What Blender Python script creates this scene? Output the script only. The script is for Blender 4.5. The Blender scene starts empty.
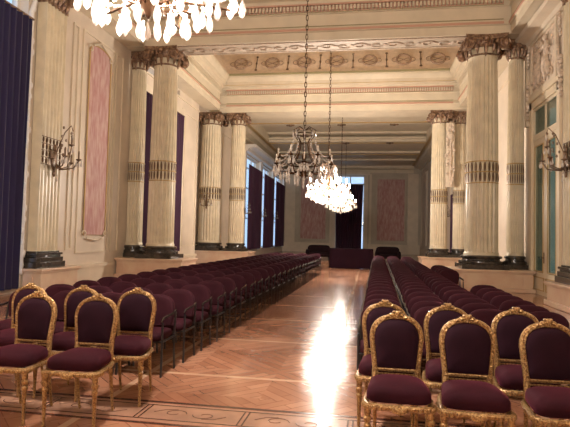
import bpy, math, random
from mathutils import Vector, Matrix
random.seed(7)
PI = math.pi
S = bpy.context.scene
COL = S.collection
AX = -1.68            # hall axis
W = 6.5               # half width of the hall
XL, XR = AX - W, AX + W
Y1, Y2, YF = 16.67, 26.13, 49.8

# ------------------------------------------------------------------ materials
def mat(name, col, rough=.6, metal=0., noise=0., nscale=8., col2=None, bump=0., bscale=20., sheen=0., spec=.5, stretch=None):
    m = bpy.data.materials.new(name); m.use_nodes = True
    nt = m.node_tree; b = nt.nodes['Principled BSDF']
    b.inputs['Roughness'].default_value = rough; b.inputs['Metallic'].default_value = metal
    b.inputs['Specular IOR Level'].default_value = spec
    if sheen: b.inputs['Sheen Weight'].default_value = sheen; b.inputs['Sheen Roughness'].default_value = .4; b.inputs['Sheen Tint'].default_value = (.55, .08, .16, 1)
    b.inputs['Base Color'].default_value = (*col, 1)
    tc = nt.nodes.new('ShaderNodeTexCoord'); src = tc.outputs['Object']
    if stretch:
        mp = nt.nodes.new('ShaderNodeMapping'); mp.inputs['Scale'].default_value = stretch
        nt.links.new(src, mp.inputs[0]); src = mp.outputs[0]
    if noise:
        n = nt.nodes.new('ShaderNodeTexNoise'); n.inputs['Scale'].default_value = nscale; n.inputs['Detail'].default_value = 5
        nt.links.new(src, n.inputs['Vector'])
        r = nt.nodes.new('ShaderNodeValToRGB'); c2 = col2 or tuple(c*(1-noise) for c in col)
        r.color_ramp.elements[0].color = (*c2, 1); r.color_ramp.elements[1].color = (*col, 1)
        r.color_ramp.elements[0].position = .35; r.color_ramp.elements[1].position = .65
        nt.links.new(n.outputs['Fac'], r.inputs[0]); nt.links.new(r.outputs[0], b.inputs['Base Color'])
    if bump:
        n = nt.nodes.new('ShaderNodeTexNoise'); n.inputs['Scale'].default_value = bscale; n.inputs['Detail'].default_value = 4
        nt.links.new(src, n.inputs['Vector'])
        bp = nt.nodes.new('ShaderNodeBump'); bp.inputs['Strength'].default_value = bump; bp.inputs['Distance'].default_value = .02
        nt.links.new(n.outputs['Fac'], bp.inputs['Height']); nt.links.new(bp.outputs[0], b.inputs['Normal'])
    return m

M = {}
M['wall'] = mat('cream_paint', (.64, .54, .42), .5, noise=.12, nscale=1.5)
M['cream'] = mat('cream_plaster', (.66, .56, .42), .5, noise=.1, nscale=2)
M['ceil'] = mat('ceiling_plaster', (.64, .55, .40), .6, noise=.1, nscale=2)
M['shaft'] = mat('column_stucco', (.67, .58, .41), .35, noise=.15, nscale=3)
M['pink'] = mat('pink_damask', (.40, .19, .18), .7, noise=.35, nscale=9, col2=(.52, .36, .31), stretch=(1, 1, .25))
M['pinktrim'] = mat('rose_plaster', (.80, .64, .49), .6, noise=.15, nscale=6)
M['redline'] = mat('red_line_paint', (.52, .30, .21), .6)
M['olive'] = mat('olive_line_paint', (.28, .24, .12), .6)
M['goldline'] = mat('gold_line', (.50, .34, .14), .4, metal=.4)
M['ped'] = mat('beige_marble', (.64, .48, .33), .3, noise=.22, nscale=2.5, col2=(.58, .38, .26))
M['base'] = mat('dark_marble', (.065, .05, .038), .18, noise=.5, nscale=9, col2=(.025, .022, .018))
M['bronze'] = mat('aged_gilt', (.34, .22, .13), .34, metal=.35, noise=.5, nscale=12, col2=(.12, .06, .04), bump=.5, bscale=30)
M['orn'] = mat('ornament_bronze', (.16, .10, .06), .4, metal=.5)
M['gilt'] = mat('gilt_wood', (.50, .32, .13), .32, metal=.6, noise=.5, nscale=80, col2=(.16, .075, .03), bump=.35, bscale=110)
M['velvet'] = mat('burgundy_velvet', (.028, .004, .008), .85, noise=.3, nscale=7, sheen=.2, spec=.12)
M['velvetdk'] = mat('dark_plum_velvet', (.017, .004, .009), .85, noise=.3, nscale=6, sheen=.15, spec=.12)
M['fabric'] = mat('maroon_upholstery', (.026, .0045, .008), .8, noise=.2, nscale=5, sheen=.12, spec=.12)
M['blackmetal'] = mat('black_metal', (.012, .011, .012), .32, spec=.6)
M['armmetal'] = mat('bright_metal_arm', (.10, .095, .09), .22, metal=.9)  # base colour lightened to bring out the highlights along the arms
M['sofa'] = mat('dark_maroon_leather', (.010, .004, .005), .9, spec=.1)
M['cloth'] = mat('maroon_tablecloth', (.010, .003, .005), .95, spec=.05)
M['brass'] = mat('dark_brass', (.10, .055, .03), .35, metal=.85)
M['relief'] = mat('relief_plaster', (.68, .55, .42), .6, noise=.35, nscale=12, bump=.5, bscale=25)
M['wreath'] = mat('wreath_plaster', (.40, .27, .18), .6, noise=.3, nscale=14)
M['scroll'] = mat('scroll_plaster', (.46, .35, .25), .6, noise=.3, nscale=14)
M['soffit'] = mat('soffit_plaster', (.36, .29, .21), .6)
M['doorpaint'] = mat('door_paint', (.66, .56, .40), .4)
M['white'] = mat('white_plaster', (.72, .68, .62), .5)
M['inlaypale'] = mat('pale_inlay', (.36, .20, .13), .2, noise=.25, nscale=4, spec=.6)
M['inlaydark'] = mat('dark_inlay', (.085, .03, .02), .2)
M['greybrown'] = mat('grey_plaster', (.50, .43, .33), .6, noise=.15, nscale=1)

def curtain_mat(name, col, tcol, tw):
    m = bpy.data.materials.new(name); m.use_nodes = True; nt = m.node_tree
    b = nt.nodes['Principled BSDF']; b.inputs['Base Color'].default_value = (*col, 1); b.inputs['Roughness'].default_value = .85
    b.inputs['Sheen Weight'].default_value = .15
    t = nt.nodes.new('ShaderNodeBsdfTranslucent'); t.inputs[0].default_value = (*tcol, 1)
    mx = nt.nodes.new('ShaderNodeMixShader'); mx.inputs[0].default_value = tw
    nt.links.new(b.outputs[0], mx.inputs[1]); nt.links.new(t.outputs[0], mx.inputs[2])
    nt.links.new(mx.outputs[0], nt.nodes['Material Output'].inputs[0]); return m
M['curtain'] = curtain_mat('plum_curtain', (.045, .010, .035), (.08, .01, .04), .06)
M['curtainblue'] = curtain_mat('indigo_curtain', (.016, .010, .035), (.05, .10, .42), .22)

def glass_mat(name, tint, gl=.1, rough=.02):
    m = bpy.data.materials.new(name); m.use_nodes = True; nt = m.node_tree; nt.nodes.remove(nt.nodes['Principled BSDF'])
    t = nt.nodes.new('ShaderNodeBsdfTransparent'); t.inputs[0].default_value = (*tint, 1)
    g = nt.nodes.new('ShaderNodeBsdfGlossy'); g.inputs['Roughness'].default_value = rough
    mx = nt.nodes.new('ShaderNodeMixShader'); mx.inputs[0].default_value = gl
    nt.links.new(t.outputs[0], mx.inputs[1]); nt.links.new(g.outputs[0], mx.inputs[2])
    nt.links.new(mx.outputs[0], nt.nodes['Material Output'].inputs[0]); return m
M['glass'] = glass_mat('window_glass', (.93, .96, 1))
M['tealglass'] = glass_mat('teal_door_glass', (.36, .38, .29), .2, .08)

def crystal_mat():
    m = bpy.data.materials.new('cut_crystal'); m.use_nodes = True; nt = m.node_tree; nt.nodes.remove(nt.nodes['Principled BSDF'])
    t = nt.nodes.new('ShaderNodeBsdfTransparent'); t.inputs[0].default_value = (.9, .88, .86, 1)
    tr = nt.nodes.new('ShaderNodeBsdfTranslucent'); tr.inputs[0].default_value = (.92, .88, .84, 1)
    g = nt.nodes.new('ShaderNodeBsdfGlossy'); g.inputs['Roughness'].default_value = .08
    d = nt.nodes.new('ShaderNodeBsdfDiffuse'); d.inputs[0].default_value = (.85, .78, .70, 1)
    a = nt.nodes.new('ShaderNodeMixShader'); a.inputs[0].default_value = .5
    nt.links.new(tr.outputs[0], a.inputs[1]); nt.links.new(d.outputs[0], a.inputs[2])
    b = nt.nodes.new('ShaderNodeMixShader'); b.inputs[0].default_value = .3
    nt.links.new(a.outputs[0], b.inputs[1]); nt.links.new(g.outputs[0], b.inputs[2])
    c = nt.nodes.new('ShaderNodeMixShader'); c.inputs[0].default_value = .3
    nt.links.new(b.outputs[0], c.inputs[1]); nt.links.new(t.outputs[0], c.inputs[2])
    nt.links.new(c.outputs[0], nt.nodes['Material Output'].inputs[0]); return m
M['crystal'] = crystal_mat()
def emit(name, col, st):
    m = bpy.data.materials.new(name); m.use_nodes = True; b = m.node_tree.nodes['Principled BSDF']
    b.inputs['Emission Color'].default_value = (*col, 1); b.inputs['Emission Strength'].default_value = st
    b.inputs['Base Color'].default_value = (.9, .85, .8, 1); return m
M['bulb'] = emit('lit_bulb', (1, .92, .84), 60)
M['bulboff'] = mat('unlit_bulb', (.55, .48, .38), .2)

def floor_mat():
    m = bpy.data.materials.new('parquet'); m.use_nodes = True; nt = m.node_tree; b = nt.nodes['Principled BSDF']
    N = nt.nodes.new; L = nt.links.new
    tc = N('ShaderNodeTexCoord')
    def brick(scale, bw, rh, rot, c1, c2, mo, ms):
        mp = N('ShaderNodeMapping'); mp.inputs['Rotation'].default_value = (0, 0, rot); mp.inputs['Location'].default_value = (.38, .3, 0)
        L(tc.outputs['Object'], mp.inputs[0]); t = N('ShaderNodeTexBrick'); t.inputs['Scale'].default_value = scale
        t.inputs['Brick Width'].default_value = bw; t.inputs['Row Height'].default_value = rh; t.inputs['Mortar Size'].default_value = ms
        t.inputs['Color1'].default_value = (*c1, 1); t.inputs['Color2'].default_value = (*c2, 1); t.inputs['Mortar'].default_value = (*mo, 1)
        L(mp.outputs[0], t.inputs['Vector']); return t
    a = brick(1, .9, .11, PI/4, (.36, .18, .11), (.28, .13, .075), (.20, .085, .05), .004)
    c = brick(1, .9, .11, -PI/4, (.40, .215, .135), (.31, .15, .09), (.20, .085, .05), .004)
    ck = N('ShaderNodeTexChecker'); ck.inputs['Scale'].default_value = 1/.95
    L(tc.outputs['Object'], ck.inputs['Vector'])
    mx = N('ShaderNodeMix'); mx.data_type = 'RGBA'; L(ck.outputs['Fac'], mx.inputs[0]); L(a.outputs[0], mx.inputs[6]); L(c.outputs[0], mx.inputs[7])
    big = brick(1, 1.9, 1.9, 0, (0, 0, 0), (0, 0, 0), (1, 1, 1), .035); big.offset = 0
    mx2 = N('ShaderNodeMix'); mx2.data_type = 'RGBA'; L(big.outputs[0], mx2.inputs[0]); L(mx.outputs[2], mx2.inputs[6]); mx2.inputs[7].default_value = (.50, .33, .22, 1)
    n = N('ShaderNodeTexNoise'); n.inputs['Scale'].default_value = 1.1; n.inputs['Detail'].default_value = 6; L(tc.outputs['Object'], n.inputs['Vector'])
    r = N('ShaderNodeValToRGB'); r.color_ramp.elements[0].position = .3; r.color_ramp.elements[1].position = .7
    r.color_ramp.elements[0].color = (.8, .72, .68, 1); r.color_ramp.elements[1].color = (1.25, 1.2, 1.15, 1); L(n.outputs['Fac'], r.inputs[0])
    mu = N('ShaderNodeMix'); mu.data_type = 'RGBA'; mu.blend_type = 'MULTIPLY'; mu.inputs[0].default_value = 1
    L(mx2.outputs[2], mu.inputs[6]); L(r.outputs[0], mu.inputs[7]); L(mu.outputs[2], b.inputs['Base Color'])
    b.inputs['Roughness'].default_value = .14; b.inputs['Specular IOR Level'].default_value = .6
    n2 = N('ShaderNodeTexNoise'); n2.inputs['Scale'].default_value = 5; L(tc.outputs['Object'], n2.inputs['Vector'])
    bp = N('ShaderNodeBump'); bp.inputs['Strength'].default_value = .12; bp.inputs['Distance'].default_value = .02
    L(n2.outputs['Fac'], bp.inputs['Height']); L(bp.outputs[0], b.inputs['Normal'])
    return m
M['floor'] = floor_mat()

# ------------------------------------------------------------------ mesh builder
class MB:
    def __init__(s): s.v = []; s.f = []; s.m = None
    def add(s, vs, fs):
        o = len(s.v)
        for p in vs:
            p = Vector(p)
            if s.m is not None: p = s.m @ p
            s.v.append(p)
        for f in fs: s.f.append([i+o for i in f])
        return s
    def box(s, x0, x1, y0, y1, z0, z1):
        return s.add([(x0,y0,z0),(x1,y0,z0),(x1,y1,z0),(x0,y1,z0),(x0,y0,z1),(x1,y0,z1),(x1,y1,z1),(x0,y1,z1)],
              [(0,3,2,1),(4,5,6,7),(0,1,5,4),(1,2,6,5),(2,3,7,6),(3,0,4,7)])
    def lathe(s, prof, c=(0,0), n=20, mod=None):
        vs = []; fs = []
        for r, z in prof:
            for k in range(n):
                a = 2*PI*k/n; rr = r*(mod(a, z) if mod else 1)
                vs.append((c[0]+rr*math.cos(a), c[1]+rr*math.sin(a), z))
        m = len(prof)
        for i in range(m-1):
            for k in range(n):
                fs.append((i*n+k, i*n+(k+1) % n, (i+1)*n+(k+1) % n, (i+1)*n+k))
        fs.append(tuple(reversed(range(n)))); fs.append(tuple((m-1)*n+k for k in range(n)))
        return s.add(vs, fs)
    def tube(s, path, r, n=8, closed=False, flat=1.):
        P = [Vector(p) for p in path]; m = len(P); vs = []; fs = []
        up = None
        for i, p in enumerate(P):
            if closed: t = P[(i+1) % m]-P[i-1]
            else: t = P[min(i+1, m-1)]-P[max(i-1, 0)]
            t.normalize()
            if up is None:
                up = t.orthogonal().normalized()
            up = (up - t*up.dot(t)); up = up.normalized() if up.length > 1e-6 else t.orthogonal().normalized()
            sd = t.cross(up); rr = r[i] if isinstance(r, (list, tuple)) else r
            for k in range(n):
                a = 2*PI*k/n; vs.append(p+up*math.cos(a)*rr+sd*math.sin(a)*rr*flat)
        for i in range(m if closed else m-1):
            j = (i+1) % m
            for k in range(n): fs.append((i*n+k, i*n+(k+1) % n, j*n+(k+1) % n, j*n+k))
        if not closed: fs.append(tuple(reversed(range(n)))); fs.append(tuple((m-1)*n+k for k in range(n)))
        return s.add(vs, fs)
    def ell(s, c, r, nu=10, nv=6):
        vs = []; fs = []
        for i in range(1, nv):
            b = PI*i/nv
            for k in range(nu):
                a = 2*PI*k/nu; vs.append((c[0]+r[0]*math.sin(b)*math.cos(a), c[1]+r[1]*math.sin(b)*math.sin(a), c[2]+r[2]*math.cos(b)))
        t = len(vs); vs += [(c[0], c[1], c[2]+r[2]), (c[0], c[1], c[2]-r[2])]
        for i in range(nv-2):
            for k in range(nu): fs.append((i*nu+k, (i+1)*nu+k, (i+1)*nu+(k+1) % nu, i*nu+(k+1) % nu))
        for k in range(nu):
            fs.append((t, k, (k+1) % nu)); fs.append((t+1, (nv-2)*nu+(k+1) % nu, (nv-2)*nu+k))
        return s.add(vs, fs)
    def ext(s, poly, axis, a, b):
        """poly: 2-D outline; axis 'x': (y,z) along x, 'y': (x,z) along y, 'z': (x,y) along z"""
        n = len(poly); mk = {'x': lambda p, t: (t, p[0], p[1]), 'y': lambda p, t: (p[0], t, p[1]), 'z': lambda p, t: (p[0], p[1], t)}[axis]
        vs = [mk(p, a) for p in poly]+[mk(p, b) for p in poly]
        fs = [tuple(range(n)), tuple(reversed(range(n, 2*n)))]+[(i, n+i, n+(i+1) % n, (i+1) % n) for i in range(n)]
        return s.add(vs, fs)
    def build(s, name, m, parent=None, loc=None, smooth=35, bevel=0, subsurf=0):
        me = bpy.data.meshes.new(name); me.from_pydata([tuple(p) for p in s.v], [], s.f); me.update()
        import bmesh
        bm = bmesh.new(); bm.from_mesh(me); bmesh.ops.recalc_face_normals(bm, faces=bm.faces); bm.to_mesh(me); bm.free()
        o = bpy.data.objects.new(name, me); COL.objects.link(o); me.materials.append(M[m] if isinstance(m, str) else m)
        if smooth:
            me.shade_smooth(); me.set_sharp_from_angle(angle=math.radians(smooth))
        if bevel:
            b = o.modifiers.new('bevel', 'BEVEL'); b.width = bevel; b.segments = 3; b.limit_method = 'ANGLE'
        if subsurf:
            b = o.modifiers.new('sub', 'SUBSURF'); b.levels = b.render_levels = subsurf
        if parent is not None: o.parent = parent
        if loc is not None: o.location = loc
        return o
def tag(o, label=None, cat=None, group=None, kind=None):
    for k, v in (('label', label), ('category', cat), ('group', group), ('kind', kind)):
        if v: o[k] = v
    return o
def empty(name, loc, rz=0, label=None, cat=None, group=None):
    o = bpy.data.objects.new(name, None); COL.objects.link(o); o.location = loc; o.rotation_euler = (0, 0, rz); o.empty_display_size = .1
    return tag(o, label, cat, group)
KIDS = {}
def kids(o): return [c for c in o.children]
def copy_tree(o, parent=None):
    c = o.copy(); COL.objects.link(c)
    if parent is not None: c.parent = parent
    for ch in o.children: copy_tree(ch, c)
    return c
def struct(o): o['kind'] = 'structure'; return o

# ------------------------------------------------------------------ room shell
def wall_with_openings(mb, x0, x1, ya, yb, z0, z1, ops):
    ops = sorted(ops); y = ya
    for (a, b, zs) in ops:
        if a > y: mb.box(x0, x1, y, a, z0, z1)
        z = z0
        for (za, zb) in zs:
            if za > z: mb.box(x0, x1, a, b, z, za)
            z = zb
        if z < z1: mb.box(x0, x1, a, b, z, z1)
        y = b
    if y < yb: mb.box(x0, x1, y, yb, z0, z1)
YB = -10.
ZC = 10.9
struct(MB().box(XL-.5, XR+.5, YB-.4, YF+.4, -.2, 0).build('floor', 'floor'))
WIN = [(6.6, 11.2, .25, 7.35), (17.9, 21.4, .7, 6.6), (33.6, 38.3, .5, 6.9), (39.0, 43.4, .5, 6.9), (44.2, 49.2, .5, 6.9)]
mb = MB()
wall_with_openings(mb, XL-.45, XL, YB, YF, 0, ZC, [(a, b, [(c, d)] if i != 1 else [(c, d), (7.42, 7.68)]) for i, (a, b, c, d) in enumerate(WIN)]+[(24.0, 27.04, [(0, 7.715)])])
mb.box(XL-1.1, XL-.9, 23.8, 27.3, 0, 8); mb.box(XL-.9, XL-.44, 23.8, 24.0, 0, 8); mb.box(XL-.9, XL-.44, 27.04, 27.3, 0, 8); mb.box(XL-.9, XL-.44, 24.0, 27.04, 7.73, 8)
struct(mb.build('wall_left', 'wall', smooth=0))
mb = MB()
DOOR = (14.25, 16.35)
wall_with_openings(mb, XR, XR+.45, YB, YF, 0, ZC, [(DOOR[0], DOOR[1], [(0, 5.42)]), (27.7, 31.2, [(.3, 4.1)])])
struct(mb.build('wall_right', 'wall', smooth=0))
struct(MB().box(XL-.45, XR+.45, YB-.4, YB, 0, ZC).build('wall_back', 'wall', smooth=0))
FD = (AX-1.42, AX+1.30)
mb = MB()
for (a, b, z0, z1) in ((XL-.45, FD[0], 0, ZC), (FD[1], XR+.45, 0, ZC), (FD[0], FD[1], 0, .3), (FD[0], FD[1], 7.35, ZC)): mb.box(a, b, YF, YF+.4, z0, z1)
struct(mb.build('wall_far', 'greybrown', smooth=0))
struct(MB().box(XL-.45, XR+.45, YB-.4, YF+.4, ZC, ZC+.3).build('ceiling', 'ceil', smooth=0))

# lower ceiling with a recessed coffer over the far half of the hall
mb = MB(); z0, z1 = 8.25, 8.85
mb.box(XL, XR, 27.05, 31.3, z0, z1); mb.box(XL, XR, 37.2, YF, z0, z1)
mb.box(XL, XL+.95, 31.3, 37.2, z0, z1); mb.box(XR-.95, XR, 31.3, 37.2, z0, z1); mb.box(XL, XR, 31.3, 37.2, z1, z1+.15)
lowc = struct(mb.build('trim_1', 'ceil', smooth=0))
mb = MB()
for (a, b) in ((30.6, 30.75), (37.35, 37.5), (42.6, 42.9), (28.6, 28.75)): mb.box(XL+.9, XR-.9, a, b, z0-.045, z0)
for s in (XL+.75, XR-.9): mb.box(s, s+.15, 27.1, YF, z0-.06, z0)
mb.build('ceiling_moulding', 'goldline', lowc, smooth=0)
mb = MB()
for (a, b, c, d) in ((36.95, 37.2, 8.25, 8.42), (36.7, 37.2, 8.42, 8.55), (36.3, 37.2, 8.72, 8.85), (33.2, 33.5, 8.75, 8.85), (41, 41.4, 8.1, 8.25), (45, 45.4, 8.1, 8.25), (27.08, 27.6, 8.12, 8.25)): mb.box(XL+.96, XR-.96, a, b, c, d)
mb.build('ceiling_step', 'ceil', lowc, smooth=0)
for yy in (31.15, 37.3):
    for k in range(-2, 3):
        b = MB(); x = AX+k*3.1
        b.ell((x, yy, z0-.05), (.13, .1, .08)); b.ell((x-.17, yy, z0-.04), (.1, .06, .05)); b.ell((x+.17, yy, z0-.04), (.1, .06, .05))
        b.build('ceiling_boss', 'orn', lowc)

# entablature profile: (projection, height)
PROF = [(0, 7.72), (0, 7.98), (.05, 8.0), (.05, 8.10), (.0, 8.13), (0, 8.55), (.05, 8.58), (.05, 8.62), (.02, 8.63), (.02, 8.83), (.13, 8.85), (.14, 8.96), (.30, 9.0), (.32, 9.2), (.36, 9.24), (.44, 9.4), (.45, 9.52), (-.05, 9.52), (-.05, 7.72)]
def beam(idx, yf, yb, cx=AX):
    mb = MB(); mb.ext([(yf-d, z) for d, z in PROF], 'x', XL+.01, XR-.01)
    mb.box(XL+.01, XR-.01, yf+.04, yb, 7.72, 9.52)
    o = struct(mb.build(f'trim_{idx}', 'ceil', smooth=20))
    mb = MB(); n = 100; x0 = XL+.9; x1 = XR-.9
    for k in range(n):
        x = x0+(x1-x0)*k/n; mb.box(x, x+.06, yf-.13, yf-.02, 8.65, 8.79)
    mb.build('dentil_band', 'ceil', o, smooth=0)
    MB().box(x0, x1, yf-.066, yf, 8.015, 8.085).build('painted_line', 'redline', o, smooth=0)
    MB().box(x0, x1, yf-.03, yf-.019, 8.635, 8.80).build('painted_line', 'redline', o, smooth=0)
    MB().box(x0, x1, yf-.135, yf, 8.81, 8.86).build('painted_line', 'redline', o, smooth=0)
    MB().box(x0, x1, yf-.056, yf, 8.59, 8.612).build('painted_line', 'olive', o, smooth=0)
    MB().box(x0, x1, yf-.02, yf, 8.16, 8.185).build('painted_line', 'olive', o, smooth=0)
    MB().box(x0, x1, yf-.31, yf-.3, 9.03, 9.05).build('painted_line', 'goldline', o, smooth=0)
    return o
b1 = beam(2, 16.25, 17.25); b2 = beam(3, 25.65, 27.05)
# scroll relief under the first beam
def scrollband(mb, x0, x1, yc, z, n, amp=.16, r=.035):
    st = (x1-x0)/n
    for k in range(n):
        cx = x0+st*(k+.5); s = 1 if k % 2 else -1
        mb.tube([(cx+math.cos(a)*(.26-.03*a)*1., yc+s*math.sin(a)*(.2-.02*a), z) for a in [i*.5 for i in range(13)]], r, 5)
        mb.ell((cx+st*.5, yc, z), (.09, .1, .04), 8, 4)
mb = MB(); scrollband(mb, XL+1.2, XR-1.2, 16.75, 7.70, 20)
mb.box(XL+1, XR-1, 16.33, 16.40, 7.69, 7.72); mb.box(XL+1, XR-1, 17.1, 17.17, 7.69, 7.72)
mb.build('scroll_relief', 'scroll', b1)
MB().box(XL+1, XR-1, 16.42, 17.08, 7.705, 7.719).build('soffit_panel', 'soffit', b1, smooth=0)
# splayed frieze with rosettes above the second beam
E1 = 5.4
def frieze():
    ya, za, yb, zb = 25.2, 9.5, 25.9, 10.85; xa, xb = E1, E1+.7
    mb = MB()
    mb.add([(AX-xa, ya, za), (AX+xa, ya, za), (AX+xb, yb, zb), (AX-xb, yb, zb), (AX-xa, ya+.3, za), (AX+xa, ya+.3, za), (AX+xb, yb+.3, zb), (AX-xb, yb+.3, zb)],
           [(0,1,2,3), (7,6,5,4), (0,4,5,1), (3,2,6,7), (0,3,7,4), (1,5,6,2)])
    for sg in (-1, 1):
        X = lambda t: AX+sg*t
        mb.add([(X(xa), 17.3, za), (X(xa), ya, za), (X(xb), yb, zb), (X(xb), 17.3, zb), (X(xa+.3), 17.3, za), (X(xa+.3), ya+.3, za), (X(xb+.3), yb+.3, zb), (X(xb+.3), 17.3, zb)],
               [(0,1,2,3), (7,6,5,4), (0,4,5,1), (3,2,6,7), (0,3,7,4), (1,5,6,2)])
    o = struct(mb.build('trim_4', 'pinktrim', smooth=0))
    mb = MB(); mm = MB()
    import mathutils
    ang = math.atan2(zb-za, yb-ya); L = math.hypot(zb-za, yb-ya)
    for k in range(7):
        x = AX+(k-3)*1.62
        mat4 = Matrix.Translation((x, (ya+yb)/2, (za+zb)/2)) @ Matrix.Rotation(ang, 4, 'X')
        r = MB(); r.m = mat4
        r.tube([(.33*math.cos(a), .33*math.sin(a), .02) for a in [i*PI/12 for i in range(24)]], .055, 6, True)
        for j in range(12):
            a = j*PI/6; r.ell((.33*math.cos(a), .33*math.sin(a), .05), (.06, .06, .04), 6, 4)
        r.tube([(.62*math.cos(a)*.9, .14*math.sin(2*a), .02) for a in [i*PI/12 for i in range(24)]], .016, 4, True)
        r.build('wreath', 'wreath', o)
        if k < 6:
            q = MB(); q.m = mat4 @ Matrix.Translation((.81, 0, 0))
            q.tube([(0, -.45, .02), (0, .45, .02)], .022, 5); q.ell((0, 0, .03), (.05, .12, .04), 6, 5); q.ell((0, .45, .03), (.08, .05, .04), 6, 4); q.ell((0, -.45, .03), (.08, .05, .04), 6, 4)
            q.build('torch_ornament', 'orn', o)
    MB().box(AX-E1-.05, AX+E1+.05, ya-.06, ya+.02, za-.02, za+.07).build('frieze_moulding', 'olive', o, smooth=0)
frieze()
# side entablatures
def side_ent(idx, sg, ya, yb):
    c = 5.8
    mb = MB(); mb.ext([(AX+sg*(c-d), z) for d, z in PROF], 'y', ya, yb)
    xs = sorted((AX+sg*(c+.04), AX+sg*(W-.005))); mb.box(xs[0], xs[1], ya, yb, 7.72, 9.52)
    o = struct(mb.build(f'trim_{idx}', 'ceil', smooth=20))
    for nm, d, za, zb, m in (('painted_line', .066, 8.015, 8.085, 'redline'), ('painted_line', .02, 8.16, 8.185, 'olive'), ('painted_line', .05, 8.81, 8.85, 'redline')):
        x = sorted((AX+sg*c, AX+sg*(c-d))); MB().box(x[0], x[1], ya, yb, za, zb).build(nm, m, o, smooth=0)
    mb = MB(); y = ya+.1
    while y < yb-.1:
        x = sorted((AX+sg*c, AX+sg*(c-.115))); mb.box(x[0], x[1], y, y+.07, 8.66, 8.80); y += .13
    mb.build('dentil_band', 'ceil', o, smooth=0)
side_ent(5, -1, YB+.02, 16.18); side_ent(6, 1, YB+.02, 16.18); side_ent(7, -1, 17.28, 25.1); side_ent(8, 1, 17.28, 25.1)

# far-half wall cornices
mb = MB()
for sg in (-1, 1):
    p = [(AX+sg*W, 7.75), (AX+sg*(W-.1), 7.78), (AX+sg*(W-.12), 7.95), (AX+sg*(W-.5), 8.05), (AX+sg*(W-.6), 8.245), (AX+sg*W, 8.245)]
    mb.ext(p, 'y', 27.1, YF-.02)
mb.ext([(YF, 7.6), (YF-.08, 7.62), (YF-.1, 7.9), (YF-.45, 8.0), (YF-.5, 8.245), (YF, 8.245)], 'x', XL+.7, XR-.7)
struct(mb.build('trim_9', 'ceil', smooth=20))

# dado rails and picture mouldings
def frame_rect_x(mb, x, sg, ya, yb, za, zb, w=.06, d=.04):
    """raised rectangular moulding on a side wall; sg = direction into the room"""
    xs = sorted((x, x+sg*d))
    mb.box(*xs, ya, yb, za, za+w); mb.box(*xs, ya, yb, zb-w, zb); mb.box(*xs, ya, ya+w, za+w, zb-w); mb.box(*xs, yb-w, yb, za+w, zb-w)
def frame_rect_y(mb, y, xa, xb, za, zb, w=.08, d=.05):
    mb.box(xa, xb, y-d, y, za, za+w); mb.box(xa, xb, y-d, y, zb-w, zb); mb.box(xa, xa+w, y-d, y, za+w, zb-w); mb.box(xb-w, xb, y-d, y, za+w, zb-w)
mb = MB()
dado = [(11.25, 15.85, 0), (17.6, 17.9, 0), (21.45, 24.0, 0), (27.05, 33.4, 0)]
for a, b, _ in dado:
    mb.box(XL, XL+.05, a, b, 0, .42); mb.box(XL, XL+.1, a, b, .42, .52)
frame_rect_x(mb, XL, 1, 13.12, 13.42, .95, 7.28)
frame_rect_x(mb, XL, 1, 13.62, 15.5, .85, 7.3, .05)
frame_rect_x(mb, XL, 1, 15.62, 16.1, .85, 7.3, .04)
mb.box(XL, XL+.06, 17.3, 24.0, 7.35, 7.42)
mb.box(XL, XL+.12, 21.52, 21.8, .7, 6.95); mb.box(XL, XL+.14, 17.6, 21.8, 6.62, 6.9)
frame_rect_x(mb, XL, 1, 22.1, 23.8, .9, 6.9); frame_rect_x(mb, XL, 1, 28.2, 32.4, .9, 7.2)
struct(mb.build('trim_10', 'cream', smooth=0))
mb = MB()
for a, b in ((7.0, 14.1), (16.45, 17.9), (17.9, 25.2), (27.1, 27.6), (31.3, 49.7)):
    mb.box(XR-.05, XR, a, b, 0, .42); mb.box(XR-.1, XR, a, b, .42, .52)
frame_rect_x(mb, XR, -1, 18.6, 21.5, .9, 7.2); frame_rect_x(mb, XR, -1, 22, 24.8, .9, 7.2)
for k in range(4): frame_rect_x(mb, XR, -1, 32+k*4.4, 35.6+k*4.4, .9, 7.2)
mb.box(XR-.1, XR, 16.75, 16.95, 5.0, 7.2)
struct(mb.build('trim_11', 'cream', smooth=0))

# far wall panelling
mb = MB()
for a, b in ((XL+.05, FD[0]-.35), (FD[1]+.35, XR-.05)):
    mb.box(a, b, YF-.06, YF, 0, .75); mb.box(a, b, YF-.12, YF, .75, .88)
for (a, b) in ((XL+.25, XL+1.2), (AX-1.95, AX-1.75), (AX+1.75, AX+1.95), (XR-1.2, XR-.25)): mb.box(a, b, YF-.14, YF, .88, 7.5)
mb.box(FD[0]-.3, FD[0], YF-.18, YF, 0, 7.4); mb.box(FD[1], FD[1]+.3, YF-.18, YF, 0, 7.4); mb.box(FD[0]-.45, FD[1]+.45, YF-.35, YF, 7.4, 7.65)
struct(mb.build('trim_12', 'cream', smooth=0))

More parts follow.
